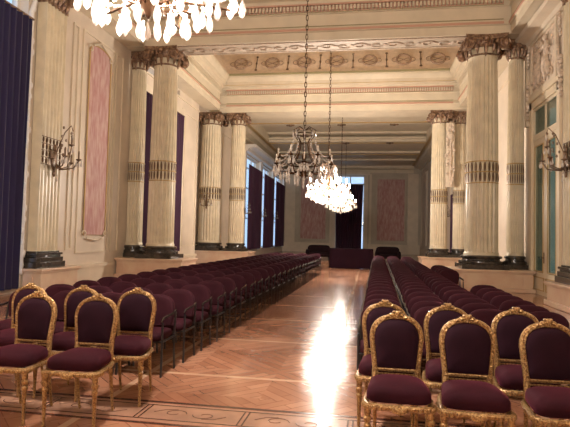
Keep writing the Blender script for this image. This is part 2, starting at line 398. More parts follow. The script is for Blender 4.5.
# ------------------------------------------------------------------ windows with their curtains
def curtain(name, y0, y1, z0, z1, x, matn, label, amp=.07, folds=None, face='x', taper=0.):
    n = folds or max(6, int((y1-y0)*4.5)); m = n*6; c = empty(name, (x, (y0+y1)/2, z0) if face == 'x' else ((y0+y1)/2, x, z0), 0, label, 'curtain')
    mb = MB(); vs = []; fs = []; NZ = 8
    for j in range(NZ+1):
        z = (z1-z0)*j/NZ
        for side in (0, 1):
            for i in range(m+1):
                t = i/m; y = (t-.5)*(y1-y0)*(1-taper*math.sin(PI*.5*(1-j/NZ))*.25)
                d = amp*math.sin(2*PI*n*t+.5*math.sin(5*t+j*.3))*(.75+.25*math.sin(13*t))+side*.015
                vs.append((d, y, z) if face == 'x' else (y, d, z))
    r = 2*(m+1)
    for j in range(NZ):
        for i in range(m):
            fs.append((j*r+i, j*r+i+1, (j+1)*r+i+1, (j+1)*r+i)); k = m+1
            fs.append((j*r+k+i, (j+1)*r+k+i, (j+1)*r+k+i+1, j*r+k+i+1))
    for j in range(NZ):
        for i in (0, m): fs.append((j*r+i, (j+1)*r+i, (j+1)*r+m+1+i, j*r+m+1+i))
    mb.add(vs, fs); mb.build('drape', matn, c)
    h = (y1-y0)/2+.08
    q = MB(); q.tube([(0.01, -h, z1-z0+.02), (0.01, h, z1-z0+.02)] if face == 'x' else [(-h, 0.01, z1-z0+.02), (h, 0.01, z1-z0+.02)], .03, 8)
    q.build('curtain_rod', 'brass', c)
    return c
for i, (a, b, z0, z1) in enumerate(WIN):
    w = struct(empty(f'window_{i+1}', (XL, (a+b)/2, z0)))
    h = (b-a)/2; H = z1-z0
    f = MB()
    for y in (-h, -h/3-.03, h/3-.03, h-.08): f.box(-.34, -.24, y, y+.08, 0, H)
    for z in (0, H*.33, H*.66, H*.88, H-.08): f.box(-.335, -.245, -h, h, z, z+.07)
    f.build('window_frame', 'white', w, smooth=0)
    MB().box(-.30, -.29, -h, h, 0, H).build('pane', 'glass', w, smooth=0)
    if i >= 2:
        t = MB(); t.box(0, .14, -h-.3, -h, -.1, H+.1); t.box(0, .14, h, h+.3, -.1, H+.1)
        t.build('window_architrave', 'white', w, smooth=0)
        t = MB(); t.ext([(0, H+.1), (.3, H+.12), (.34, H+.3), (.75, H+.4), (.8, H+.55), (0, H+.55)], 'y', -h-.35, h+.35)
        t.build('window_cornice', 'white', w, smooth=20)
    if i == 0:
        t = MB(); t.tube([(.05, h+.06, .2), (.05, h+.06, H-.6), (.06, h+.16, H-.3), (.06, h+.04, H+.02), (.05, 0, H+.12)], .06, 6)
        for k in range(26):
            z = .4+k*.27; t.ell((.09, h+.06+.05*math.sin(k*1.7), z), (.04, .05, .09), 6, 4)
        t.build('gilt_moulding', 'white', w)
w = struct(empty('window_6', (XL, 19.65, 7.42))); MB().box(-.3, -.29, -1.75, 1.75, 0, .26).build('pane', 'glass', w, smooth=0)  # glazed slot added to stand in for the bright patch below the entablature
f = MB()
for k in range(7): f.box(-.32, -.27, -1.7+k*.56, -1.66+k*.56, 0, .26)
f.build('window_frame', 'white', w, smooth=0)
curtain('curtain', 6.5, 11.12, .12, 6.52, XL+.14, 'curtainblue', 'tall indigo blue curtain at the left edge, daylight glowing through its top', folds=22)
curtain('curtain', 17.35, 21.5, .72, 6.56, XL+.16, 'curtain', 'tall plum curtain behind the nearest left column', folds=22)
for i, lab in ((2, 'plum curtain in the nearest of the three far left windows, by the paired columns'), (3, 'plum curtain in the middle of the three far left windows'), (4, 'plum curtain in the last far left window, next to the end wall')):
    a, b, z0, z1 = WIN[i]; curtain('curtain', a+.5, b+.05, .5, 6.2, XL+.2, 'curtain', lab, folds=16)
curtain('curtain', 27.75, 31.1, .3, 4.05, XR-.12, 'curtain', 'dark plum curtain in the right wall opening behind the far right column', folds=12)
curtain('curtain', FD[0]-.05, FD[1]-.12, .3, 6.45, YF-.1, 'curtain', 'dark plum curtain hanging in the doorway of the end wall', folds=12, face='y', taper=.35)
d2 = struct(empty('door_2', ((FD[0]+FD[1])/2, YF, .3)))
h = (FD[1]-FD[0])/2
f = MB()
for x in (-h, -.05, h-.1): f.box(x, x+.1, .2, .28, 0, 7.05)
for z in (0, 2.3, 4.6, 6.2, 6.95): f.box(-h, h, .2, .28, z, z+.1)
f.build('door_frame', 'white', d2, smooth=0); MB().box(-h, h, .235, .245, 0, 7.05).build('pane', 'glass', d2, smooth=0)
d3 = struct(empty('door_3', (XR, 29.45, .3))); f = MB(); f.box(.2, .26, -1.75, 1.75, 0, 3.8); f.build('door_leaf', 'doorpaint', d3, smooth=0)

# ------------------------------------------------------------------ right glazed door
def glazed_door():
    a, b = DOOR; d = struct(empty('door_1', (XR, (a+b)/2, 0))); h = (b-a)/2
    t = MB(); t.box(-.07, .1, -h-.2, -h, 0, 5.62); t.box(-.07, .1, h, h+.2, 0, 5.62); t.box(-.07, .1, -h-.2, h+.2, 5.42, 5.62)
    t.box(-.13, .0, -h-.28, h+.28, 5.62, 5.74); t.build('door_frame', 'doorpaint', d, smooth=0)
    t = MB(); t.box(-.02, .08, -h, h, 4.45, 4.62)
    t.box(-.01, .07, -h, h, 5.34, 5.42)
    for y in (-h, -.04, h-.08): t.box(-.01, .07, y, y+.08, 4.62, 5.36)
    t.build('transom', 'doorpaint', d, smooth=0)
    for s in (-1, 1):
        y0, y1 = (-h, -.01) if s < 0 else (.01, h)
        lf = MB(); w = .2 if s < 0 else .16
        lf.box(0, .06, y0, y0+w, 0, 4.45); lf.box(0, .06, y1-w, y1, 0, 4.45); lf.box(0, .06, y0+w, y1-w, 0, .62); lf.box(0, .06, y0+w, y1-w, 4.3, 4.45)
        o = lf.build('door_leaf', 'doorpaint', d, smooth=0)
        g = MB()
        for (za, zb) in ((.64, 4.28),): frame_rect_x(g, 0, -1, y0+w-.02, y1-w+.02, za, zb, .03, .02)
        frame_rect_x(g, 0, -1, y0+.06, y1-.06, .12, .5, .03, .02)
        g.build('gilt_moulding', 'goldline', o, smooth=0)
        MB().box(.025, .035, y0+w, y1-w, .62, 4.3).build('pane', 'tealglass', o, smooth=0)
        if s > 0:
            k = MB(); k.tube([(-.0, y0+.08, 1.05), (-.07, y0+.08, 1.05), (-.07, y0+.16, 1.05)], .014, 6); k.box(-.012, 0, y0+.05, y0+.11, .9, 1.2)
            k.build('door_handle', 'brass', o)
    MB().box(.025, .035, -h+.06, -.04, 4.62, 5.36).build('pane', 'tealglass', d, smooth=0)
    MB().box(.025, .035, .04, h-.06, 4.62, 5.36).build('pane', 'tealglass', d, smooth=0)
glazed_door()
def overdoor():
    o = empty('overdoor_relief', (XR, 15.3, 5.78), 0, 'carved plaster relief of figures and scrolls above the glazed door on the right wall', 'wall relief')
    bk = MB(); bk.box(-.05, 0, -1.05, 1.05, 0, 1.55); bk.build('relief_panel', 'pinktrim', o, smooth=0)
    r = MB(); frame_rect_x(r, -.05, -1, -1.1, 1.1, -.02, 1.6, .09, .06); r.build('relief_frame', 'cream', o, smooth=0)
    rnd = random.Random(3)
    for (yc, s) in ((-.33, 1), (.33, -1)):
        g = MB()
        g.ell((-.1, yc, .95), (.07, .13, .3)); g.ell((-.12, yc+.03*s, 1.32), (.07, .085, .1))
        g.tube([(-.1, yc, .75), (-.12, yc+.12*s, .5), (-.1, yc+.05*s, .2)], [.11, .09, .05], 8); g.tube([(-.1, yc, .75), (-.12, yc-.14*s, .52), (-.1, yc-.22*s, .2)], [.11, .08, .05], 8)
        g.tube([(-.1, yc+.08*s, 1.15), (-.12, yc+.3*s, 1.05), (-.12, yc+.33*s, 1.3)], [.06, .05, .035], 7); g.tube([(-.1, yc-.08*s, 1.15), (-.12, yc-.28*s, .95)], [.06, .04], 7)
        g.build('relief_figure', 'relief', o)
    g = MB()
    for k in range(8):
        yc = -.88+1.76*k/7; zc = .25 if k % 2 else 1.25; sg = 1 if k % 2 else -1
        if abs(yc) > .5 or zc < .5:
            g = MB(); g.tube([(-.08, yc+(.2-.03*a)*math.cos(a), zc+sg*(.2-.03*a)*math.sin(a)) for a in [i*.5 for i in range(12)]], .028, 5); g.build('scroll_relief', 'relief', o)
    g = MB(); g.box(-.056, -.045, -.95, .95, .08, 1.47)
    for k in range(40): g.ell((-.07, rnd.uniform(-.95, .95), rnd.uniform(.1, 1.45)), (.03, rnd.uniform(.04, .09), rnd.uniform(.03, .07)), 6, 4)
    g.build('foliage_relief', 'relief', o)
    for s in (-1, 1):
        a = MB()
        a.tube([(-.06, s*(1.3+.0*t)-s*.28*math.sin(t*PI/2), -.3+2.1*t) for t in [i/12 for i in range(13)]], .045, 6)
        for k in range(9): a.ell((-.08, s*(1.38+.05*math.sin(k*2)), -.55+k*.12), (.07, .09, .07), 7, 5)
        for k in range(7): a.ell((-.08, s*(1.36-.02*k), 1.0+k*.1), (.04, .07+.03*math.sin(k*2), .05), 7, 5)
        a.build('side_scroll', 'relief', o)
    c = MB(); c.ext([(0, 1.62), (-.12, 1.64), (-.16, 1.74), (-.42, 1.8), (-.45, 1.9), (0, 1.92)], 'y', -1.75, 1.75); c.build('relief_cornice', 'cream', o, smooth=20)
overdoor()

# ------------------------------------------------------------------ pedestals
def pedestal(x0, x1, y0, y1, H, label):
    cx, cy = (x0+x1)/2, (y0+y1)/2; hx, hy = (x1-x0)/2, (y1-y0)/2
    o = empty('pedestal', (cx, cy, 0), 0, label, 'pedestal')
    MB().box(-hx+.06, hx-.06, -hy+.06, hy-.06, .12, H-.1).build('die', 'ped', o, bevel=.01)
    MB().box(-hx, hx, -hy, hy, 0, .12).build('plinth', 'ped', o, bevel=.015)
    m = MB(); m.box(-hx+.03, hx-.03, -hy+.03, hy-.03, H-.1, H-.06); m.box(-hx, hx, -hy, hy, H-.06, H); m.build('cap', 'ped', o, bevel=.012)
    f = MB(); frame_rect_y(f, -hy+.06, -hx+.3, hx-.3, .18, H-.16, .03, .012); f.build('panel_moulding', 'ped', o, smooth=0)
HP = .64
pedestal(XL+.02, AX-4.15, 15.92, 17.5, HP, 'long beige marble pedestal under the nearest left columns')
pedestal(AX+4.15, XR-.02, 16.0, 17.5, HP, 'beige marble pedestal under the big near right column')
pedestal(XL-.85, AX-4.15, 25.3, 27.0, HP, 'beige marble pedestal under the farther pair of left columns')
pedestal(AX+4.15, XR-.02, 25.3, 27.0, HP, 'beige marble pedestal under the farther right column')
pedestal(XL+.02, XL+.62, 11.25, 12.95, .56, 'beige pedestal under the fluted pilaster beside the blue curtain')
pedestal(XR-.62, XR-.02, 11.35, 13.45, .56, 'pale pedestal at the right edge of the photo by the glazed door')

# ------------------------------------------------------------------ columns
def volute(R=.2, t=.17):
    """scroll disc lying in the local XZ plane"""
    mb = MB(); n = 20
    mb.ext([(R*.86*math.cos(2*PI*k/n), R*.86*math.sin(2*PI*k/n)) for k in range(n)], 'y', -t/2, t/2)
    for s in (-1, 1):
        mb.tube([((R-.012-(R-.03)*a/(4.5*PI))*math.cos(a), s*t/2, (R-.012-(R-.03)*a/(4.5*PI))*math.sin(a)) for a in [i*PI/7 for i in range(32)]], .022, 5)
        mb.ell((0, s*t/2, 0), (.04, .03, .04), 8, 5)
    return mb
def capital(parent, z0, z1, r, square=False, hw=None):
    H = z1-z0; mb = MB(); n = 24; zm = z0+H*.42
    mb.lathe([(r*1.0, z0), (r*1.07, z0+.02), (r*1.07, z0+.05), (r*1.0, z0+.07)], n=n)
    mb.lathe([(r*1.0, zm), (r*1.1, zm+.03), (r*1.18, zm+.08), (r*1.22, z1-.14), (r*1.22, z1-.12)], n=n)
    for k in range(12):
        a = 2*PI*k/12; ca, sa = math.cos(a), math.sin(a); L = .24 if k % 3 else .36
        path = []; rad = []
        for i in range(6):
            t = i/5; rho = r*1.12-.05*t+.03*math.sin(PI*t); path.append((rho*ca, rho*sa, zm+.06-L*t)); rad.append((.055*(1-t)**.6+.012))
        mb.tube(path, rad, 6)
    for k in range(4):                       # egg and shell band
        a0 = k*PI/2
        for i in range(5):
            t = (i-2)*.17*r/.45; d = r*1.22
            mb.ell((d*math.cos(a0)-t*math.sin(a0), d*math.sin(a0)+t*math.cos(a0), z1-.2), (.06, .06, .07), 7, 5)
    cap = mb.build('capital', 'bronze', parent)
    nk = MB(); nk.lathe([(r*.98, z0+.06), (r*.99, zm+.01)], n=n); nk.build('necking', 'shaft', cap)
    zb = z1-.13; w = r*1.38
    ab = MB(); pts = []
    for k in range(4):
        a0 = k*PI/2
        for t in [-1, -.85, -.5, 0, .5, .85]:
            d = w*(1-.14*(1-t*t)); x, y = d, t*w*.97
            pts.append((x*math.cos(a0)-y*math.sin(a0), x*math.sin(a0)+y*math.cos(a0)))
    ab.ext(pts, 'z', zb, zb+.06); ab.ext([(p[0]*1.05, p[1]*1.05) for p in pts], 'z', zb+.06, z1)
    for k in range(4):
        a = k*PI/2; ab.ell((w*.93*math.cos(a), w*.93*math.sin(a), zb), (.11, .11, .1), 8, 6)
    ab.build('abacus', 'bronze', cap)
    # egg band between the scrolls
    kk = r/.42
    for k in range(4):
        a = k*PI/2
        for sd in (-1, 1):
            R0 = .19*kk; v = volute(R0, .13)
            d = w*.95; t = sd*w*.84
            o = v.build('volute', 'bronze', cap); o.location = (math.cos(a)*d-math.sin(a)*t, math.sin(a)*d+math.cos(a)*t, zb-R0*.85); o.rotation_euler = (0, 0, a+PI/2+sd*.35)
    return cap
def fl(n, d):
    def f(a, z):
        t = (a*n/(2*PI)) % 1
        return 1-d*(math.sin(PI*min(1, max(0, (t-.12)/.76)))**.7 if .12 < t < .88 else 0)
    return f
def column(x, y, r, z0, z1, label, rb=None, nfl=22):
    o = empty('column', (x, y, z0), 0, label, 'column'); H = z1-z0
    cap0 = H-.60
    k = r/.46
    b = MB(); hb = r*1.36
    b.box(-hb, hb, -hb, hb, 0, .14); b.lathe([(hb*.98, .14), (hb*1.0, .19), (hb*.98, .24), (r*1.12, .26), (r*1.1, .30), (r*1.22, .32), (r*1.24, .36), (r*1.2, .39), (r*1.06, .41)], n=40)
    b.build('base', 'base', o)
    s = MB(); q = fl(nfl, .105); zs = [.41, .47]; prof = []
    prof = [(r*1.05, .41), (r*1.05, .46), (r, .50)]
    ent = [(r, .52)]+[(r*(1-.12*t*t), .52+(cap0-.60)*t) for t in (0.02, .33, .36, .5, .65, .8, .92, .995)]+[(r*.88, cap0-.04), (r*.90, cap0)]
    def mod(a, z):
        if z < .51 or z > cap0-.07: return 1
        return q(a, z)
    s.lathe(prof+ent, n=nfl*8, mod=mod)
    sh = s.build('shaft', 'shaft', o, smooth=50)
    # band of bronze spindles a third of the way up
    zb0, zb1 = 2.62, 3.22
    m = MB()
    for i in range(nfl):
        a = 2*PI*(i+.5)/nfl; rr = r*.955
        for (zc, hz) in ((zb0+.15, .15), (zb0+.45, .15)):
            m.ell((rr*math.cos(a), rr*math.sin(a), zc), (.03*k, .03*k, hz), 6, 6)
    m.build('spindle_band', 'orn', o)
    m = MB()
    for zc in (zb0-.03, zb0+.3, zb1+.02):
        n = 48; m.tube([(r*.985*math.cos(2*PI*i/n), r*.985*math.sin(2*PI*i/n), zc) for i in range(n)], .016, 5, True)
    m.build('ring_moulding', 'goldline', o)
    capital(o, cap0, H, r*.88)
    return o
SX = 5.06
ZT = 7.72
column(AX-SX-.19, 16.75, .45, HP, ZT, 'big fluted cream column nearest on the left, in front of a plum curtain')
column(AX+SX+.05, 16.75, .49, HP, ZT, 'big fluted cream column nearest on the right, beside the glazed door')
column(AX-SX, 26.2, .40, HP, ZT, 'right-hand fluted column of the farther left pair')
column(AX+SX, 26.2, .40, HP, ZT, 'slim fluted column farther back on the right, left of the big one')
column(AX-SX-1.28, 17.0, .30, HP, ZT, 'slim column half hidden left of the nearest left column')
column(AX+SX+1.1, 17.0, .25, HP, ZT, 'slim column between the big right column and the glazed door')
column(AX-SX-1.42, 26.1, .55, HP, ZT, 'left-hand fluted column of the farther left pair, with a wall lamp')
column(AX+SX+.98, 26.35, .30, HP, ZT, 'slim column squeezed behind the big near right column')

def pilaster(x, sg, yc, w, d, z0, z1, label):
    o = empty('pilaster', (x, yc, z0), 0, label, 'pilaster'); H = z1-z0; h = w/2
    b = MB()
    def bx(m, dd, e, za, zb): xs = sorted((0, sg*dd)); m.box(xs[0], xs[1], -h-e, h+e, za, zb)
    bx(b, d+.13, .17, 0, .15); bx(b, d+.09, .13, .15, .26); bx(b, d+.05, .08, .26, .31); bx(b, d+.08, .12, .31, .37); bx(b, d+.03, .05, .37, .41)
    b.build('base', 'base', o, bevel=.015)
    n = 6; p = [(0, -h)]
    st = w/n; X = lambda v: sg*v
    p.append((X(d), -h))
    for i in range(n):
        y = -h+i*st
        for t in (.15, .28, .5, .72, .85): p.append((X(d-.045*math.sin(PI*(t-.15)/.7)), y+st*t))
    p += [(X(d), h), (0, h)]
    s = MB(); s.ext(p, 'z', .41, H-.6); s.build('shaft', 'shaft', o, smooth=50)
    m = MB()
    for i in range(n):
        y = -h+st*(i+.5)
        for j in range(4): m.ell((X(d), y, 2.65+j*.17), (.03, .028, .07), 6, 5)
        for j in range(5): m.box(*sorted((X(d), X(d+.015))), y-.5*st, y+.5*st, 2.55+j*.17, 2.565+j*.17)
    m.build('spindle_band', 'orn', o)
    c = MB(); bx(c, d+.02, .02, H-.6, H-.12); bx(c, d+.12, .1, H-.12, H)
    for row in range(2):
        for i in range(5):
            y = -h+w*(i+.5)/5; z = H-.56+row*.2
            c.tube([(X(d+.02), y, z), (X(d+.05), y, z+.1), (X(d+.11), y, z+.2)], [.03, .06, .02], 6)
    cp = c.build('capital', 'bronze', o)
    for s2 in (-1, 1):
        v = volute(.15, .12).build('volute', 'bronze', cp); v.location = (X(d+.09), s2*(h-.02), H-.26); v.rotation_euler = (0, 0, PI/2)
    return o
pilaster(XL+.02, 1, 11.95, .85, .26, .56, ZT, 'fluted wall pilaster on the left between the blue curtain and the pink panel')
pilaster(XR-.02, -1, 12.55, 1.0, .3, .56, ZT, 'fluted wall pilaster at the right edge behind the crystal wall lamp')

# wall reliefs on the right between columns
def garland(x, y, z, H, label, face='y'):
    o = empty('garland_relief', (x, y, z), 0, label, 'wall relief'); rnd = random.Random(5)
    m = MB()
    for k in range(34):
        t = k/33; w = .22*(.5+.5*math.sin(PI*t))
        m.ell((rnd.uniform(-w, w), -.06, H*t), (.07, .05, .09), 7, 5)
    m.tube([(0, -.05, 0), (0, -.05, H)], .05, 6); m.ell((0, -.08, H*.82), (.16, .09, .2))
    m.build('garland', 'relief', o)
    MB().box(-.2, .2, 0, .06, -.1, H+.1).build('backing', 'cream', o, bevel=.01)
garland(AX+SX+.45, 25.75, 4.1, 2.9, 'tall tan carved garland beside the capital of the far right column')

# pink panels
def panel_x(x, sg, ya, yb, za, zb, label, arched=True):
    o = empty('wall_panel', (x, (ya+yb)/2, za), 0, label, 'wall panel', None); h = (yb-ya)/2; H = zb-za
    xs = sorted((0, sg*.03))
    pts = [(-h, 0), (h, 0), (h, H)]+([(h*math.cos(a), H+.22*math.sin(a)) for a in [PI*i/10 for i in range(1, 10)]] if arched else [])+[(-h, H)]
    m = MB(); m.ext([(p[0], p[1]) for p in pts], 'x', xs[0], xs[1]); m.build('fabric', 'pink', o, smooth=0)
    f = MB(); f.tube([(sg*.04, p[0]*1.04, p[1]) for p in pts], .022, 6, True); f.build('frame', 'goldline', o)
    g = MB()
    for s in (-1, 1):
        for zc in (.02, H):
            g.tube([(sg*.06, s*h+(.13-.018*a)*math.cos(a)*s, zc+(.13-.018*a)*math.sin(a)) for a in [i*.5 for i in range(12)]], .025, 5)
    g.tube([(sg*.06, -h*.8, -.1), (sg*.06, 0, -.16), (sg*.06, h*.8, -.1)], .03, 6); g.tube([(sg*.06, -h*.8, H+.15), (sg*.06, 0, H+.36), (sg*.06, h*.8, H+.15)], .03, 6)
    g.build('scroll', 'cream', o)
panel_x(XL, 1, 14.0, 15.2, 1.38, 6.85, 'tall narrow pink damask panel on the near left wall')
def panel_y(xa, xb, za, zb, label):
    o = empty('wall_panel', ((xa+xb)/2, YF, za), 0, label, 'wall panel'); h = (xb-xa)/2; H = zb-za
    MB().box(-h, h, -.05, 0, 0, H).build('fabric', 'pink', o, smooth=0)
    f = MB(); frame_rect_y(f, -.01, -h-.16, h+.16, -.16, H+.16, .16, .09); f.build('frame', 'greybrown', o, bevel=.02)
panel_y(AX-4.75, AX-2.35, 1.25, 7.0, 'pink panel on the end wall left of the curtained doorway')
panel_y(AX+2.5, AX+5.0, 1.25, 7.0, 'pink panel on the end wall right of the curtained doorway')

# ------------------------------------------------------------------ floor border
bd = struct(MB().box(XL+.1, XR-.1, 3.98, 4.42, 0, .0015).build('trim_13', 'inlaypale', smooth=0))
mb = MB()
for (a, b) in ((3.93, 3.965), (4.03, 4.045), (4.36, 4.375), (4.43, 4.47)): mb.box(XL+.1, XR-.1, a, b, 0, .003)
x = XL+.3; k = 0
while x < XR-.3:
    mb.box(x, x+.012, 4.05, 4.355, 0, .003); mb.box(x+.04, x+.052, 4.05, 4.355, 0, .003)
    mb.tube([(x+.30+(.07-.008*a)*math.cos(a)*1.5, 4.2+(.09-.012*a)*math.sin(a), .001) for a in [i*.5 for i in range(13)]], .004, 4)
    mb.tube([(x+.56-(.07-.008*a)*math.cos(a)*1.5, 4.2-(.09-.012*a)*math.sin(a), .001) for a in [i*.5 for i in range(13)]], .004, 4)
    mb.tube([(x+.12, 4.2, .001), (x+.2, 4.27, .001), (x+.3, 4.29, .001)], .004, 4); mb.tube([(x+.74, 4.2, .001), (x+.66, 4.13, .001), (x+.56, 4.11, .001)], .004, 4)
    x += .86
mb.build('inlay_pattern', 'inlaydark', bd, smooth=0)

# ------------------------------------------------------------------ gilt chairs
def rbox(mb, hx, hy, z0, z1, cy=0, r=.06, dome=0., n=5, front=0.):
    """rounded cushion lofted from rounded rectangles"""
    def ring(sx, sy, z, r0=r):
        out = []; r = min(r0, .8*min(sx, sy))
        for q, (sgx, sgy) in enumerate(((1, 1), (-1, 1), (-1, -1), (1, -1))):
            for i in range(n):
                a = q*PI/2+PI/2*i/(n-1); X = sgx*(sx-r)+r*math.cos(a); Y = sgy*(sy-r)+r*math.sin(a)
                X *= 1+front*(-Y/hy)
                out.append((X, Y+cy, z))
        return out
    H = z1-z0; lv = [(.93, 0), (1, .15), (1.0, .55), (.96, .8), (.85, .96), (.65, 1.0+dome*.45), (.4, 1.0+dome*.8), (.15, 1.0+dome)]
    vs = []; fs = []; m = 4*n
    for s, t in lv: vs += ring(hx*s, hy*s if s > .5 else hy*s, z0+H*t)
    for j in range(len(lv)-1):
        for i in range(m): fs.append((j*m+i, j*m+(i+1) % m, (j+1)*m+(i+1) % m, (j+1)*m+i))
    fs.append(tuple(reversed(range(m)))); fs.append(tuple((len(lv)-1)*m+i for i in range(m)))
    mb.add(vs, fs)
def make_gilt():
    t = empty('gilt_chair', (0, 0, 0))
    m = MB(); rbox(m, .195, .19, .435, .535, 0, .07, .25, front=.10); m.build('seat_cushion', 'velvet', t, smooth=60)
    # carved seat rail
    m = MB(); pr = []
    for i in range(40):
        a = 2*PI*i/40; c, s = math.cos(a), math.sin(a)
        X = .202*math.copysign(abs(c)**.35, c); Y = .205*math.copysign(abs(s)**.35, s); X *= 1+.10*(-Y/.2); pr.append((X, Y, .415))
    m.tube(pr, .023, 8, True, .8)
    for i in range(0, 40):
        if pr[i][1] < .1:
            x, y, z = pr[i]; d = Vector((x, y, 0)).normalized(); m.ell((x+d.x*.02, y+d.y*.02, z-.003), (.012, .012, .018), 6, 4)
    for i in range(9): m.ell((-.04+i*.01, -.228, .41-.012*math.sin(PI*i/8)), (.01, .01, .02), 6, 4)
    m.build('seat_rail', 'gilt', t)
    # back: tilted cartouche
    tilt = Matrix.Translation((0, .20, .53)) @ Matrix.Rotation(-.10, 4, 'X')
    H = .41; hw = .172
    def outline(k=1., dz=0.):
        p = []
        for i in range(7): p.append((hw*k*(.86+.14*i/6), .03+dz+(H*.6-.03)*i/6))
        for i in range(1, 14):
            a = PI*i/14; p.append((hw*k*math.copysign(abs(math.cos(a))**.85, math.cos(a)), H*.6+(H*.38+ (k-1)*.2)*math.sin(a)**.8))
        for i in range(7): p.append((-hw*k*(1-.14*i/6), H*.6-(H*.6-.03-dz)*i/6))
        return p
    m = MB(); m.m = tilt; o = outline()
    m.tube([(x, 0, z) for x, z in o], .020, 8, False, 1.0)
    m.tube([(o[0][0], 0, o[0][1]), (o[-1][0], 0, o[-1][1])], .015, 8); m.tube([(o[0][0], -.004, o[0][1]-.03), (o[-1][0], -.004, o[-1][1]-.03)], .007, 6)
    m.tube([(x*.93, -.018, z*.985) for x, z in o], .008, 5)
    for i, (x, z) in enumerate(o):
        m.ell((x, -.022, z), (.011, .009, .013), 6, 4)
    # uprights down to the seat
    for s in (-1, 1): m.tube([(s*hw*.86, 0, .03), (s*hw*.87, -.005, -.12)], [.022, .025], 8)
    bf = m.build('back_frame', 'gilt', t)
    m = MB(); m.m = tilt
    zt = H*.98
    for (x, z, r) in ((0, .022, .03), (-.035, .012, .022), (.035, .012, .022), (-.065, .0, .018), (.065, .0, .018), (-.018, .035, .014), (.018, .035, .014)): m.ell((x, -.01, zt+z), (r, .022, r*.75), 8, 6)
    m.build('crest', 'gilt', bf)
    m = MB(); m.m = tilt; o2 = outline(.93, .012); n = len(o2); vs = []; fs = []
    cx, cz = 0, H*.5
    lv = [(1, .0), (1, -.018), (.93, -.034), (.7, -.046), (.35, -.052)]; lb = [(1, .018), (.9, .028), (.4, .034)]
    for s, y in lv: vs += [(x*s, y, cz+(z-cz)*s) for x, z in o2]
    for j in range(len(lv)-1):
        for i in range(n): fs.append((j*n+i, j*n+(i+1) % n, (j+1)*n+(i+1) % n, (j+1)*n+i))
    fs.append(tuple((len(lv)-1)*n+i for i in range(n))); o0 = len(vs)
    for s, y in lb: vs += [(x*s, y, cz+(z-cz)*s) for x, z in o2]
    for i in range(n): fs.append((i, (i+1) % n, o0+(i+1) % n, o0+i))
    for j in range(2):
        for i in range(n): fs.append((o0+j*n+i, o0+j*n+(i+1) % n, o0+(j+1)*n+(i+1) % n, o0+(j+1)*n+i))
    fs.append(tuple(o0+2*n+i for i in range(n)))
    m.add(vs, fs); m.build('back_cushion', 'velvetdk', t, smooth=60)
    for s in (-1, 1):
        m = MB(); m.lathe([(.009, 0), (.015, .015), (.010, .035), (.012, .06), (.018, .26), (.025, .29), (.016, .305), (.026, .325), (.026, .34), (.018, .35), (.023, .36), (.023, .425)], (s*.20, -.175), 12)
        m.build('leg', 'gilt', t)
        m = MB(); m.tube([(s*.145, .275, 0), (s*.146, .245, .15), (s*.146, .215, .3), (s*.143, .198, .42), (s*.14, .194, .46)], [.011, .013, .016, .019, .019], 8); m.build('leg', 'gilt', t)
    return t
gilt = make_gilt()
# (x, y, rz, label) : y is the seat centre
GL = [(-2.779, 3.86, .0, 'gilt chair with plum velvet back at the front left edge, cut by the photo frame'),
      (-2.219, 3.87, .05, 'gilt chair with plum velvet back, right one of the two in the front left row'),
      (-3.262, 4.46, 0, 'gilt chair second row on the left, behind the leftmost front chair'),
      (-2.702, 4.46, .0, 'gilt chair second row on the left, seen between the two front ones'),
      (-2.123, 4.44, .08, 'gilt chair nearest the aisle in the second row on the left'),
      (0.216, 3.65, 0, 'gilt chair at the aisle end of the front right row'),
      (0.695, 3.62, -.02, 'gilt chair in the middle of the front right row'),
      (1.236, 3.60, .04, 'gilt chair at the right end of the front right row'),
      (0.154, 4.29, 0, 'gilt chair behind the aisle-end front right chair, mostly hidden'),
      (0.659, 4.25, 0, 'gilt chair second row right, back showing above the middle front chair'),
      (1.174, 4.18, 0, 'gilt chair second row right, between the middle and right end front chairs'),
      (1.782, 4.15, 0, 'gilt chair at the right edge of the photo, only its gilded side showing')]
for i, (x, y, rz, lab) in enumerate(GL):
    o = gilt if i == 0 else copy_tree(gilt)
    o.location = (x, y, 0); o.rotation_euler = (0, 0, rz); tag(o, lab, 'chair', 'gilt chairs at the front')

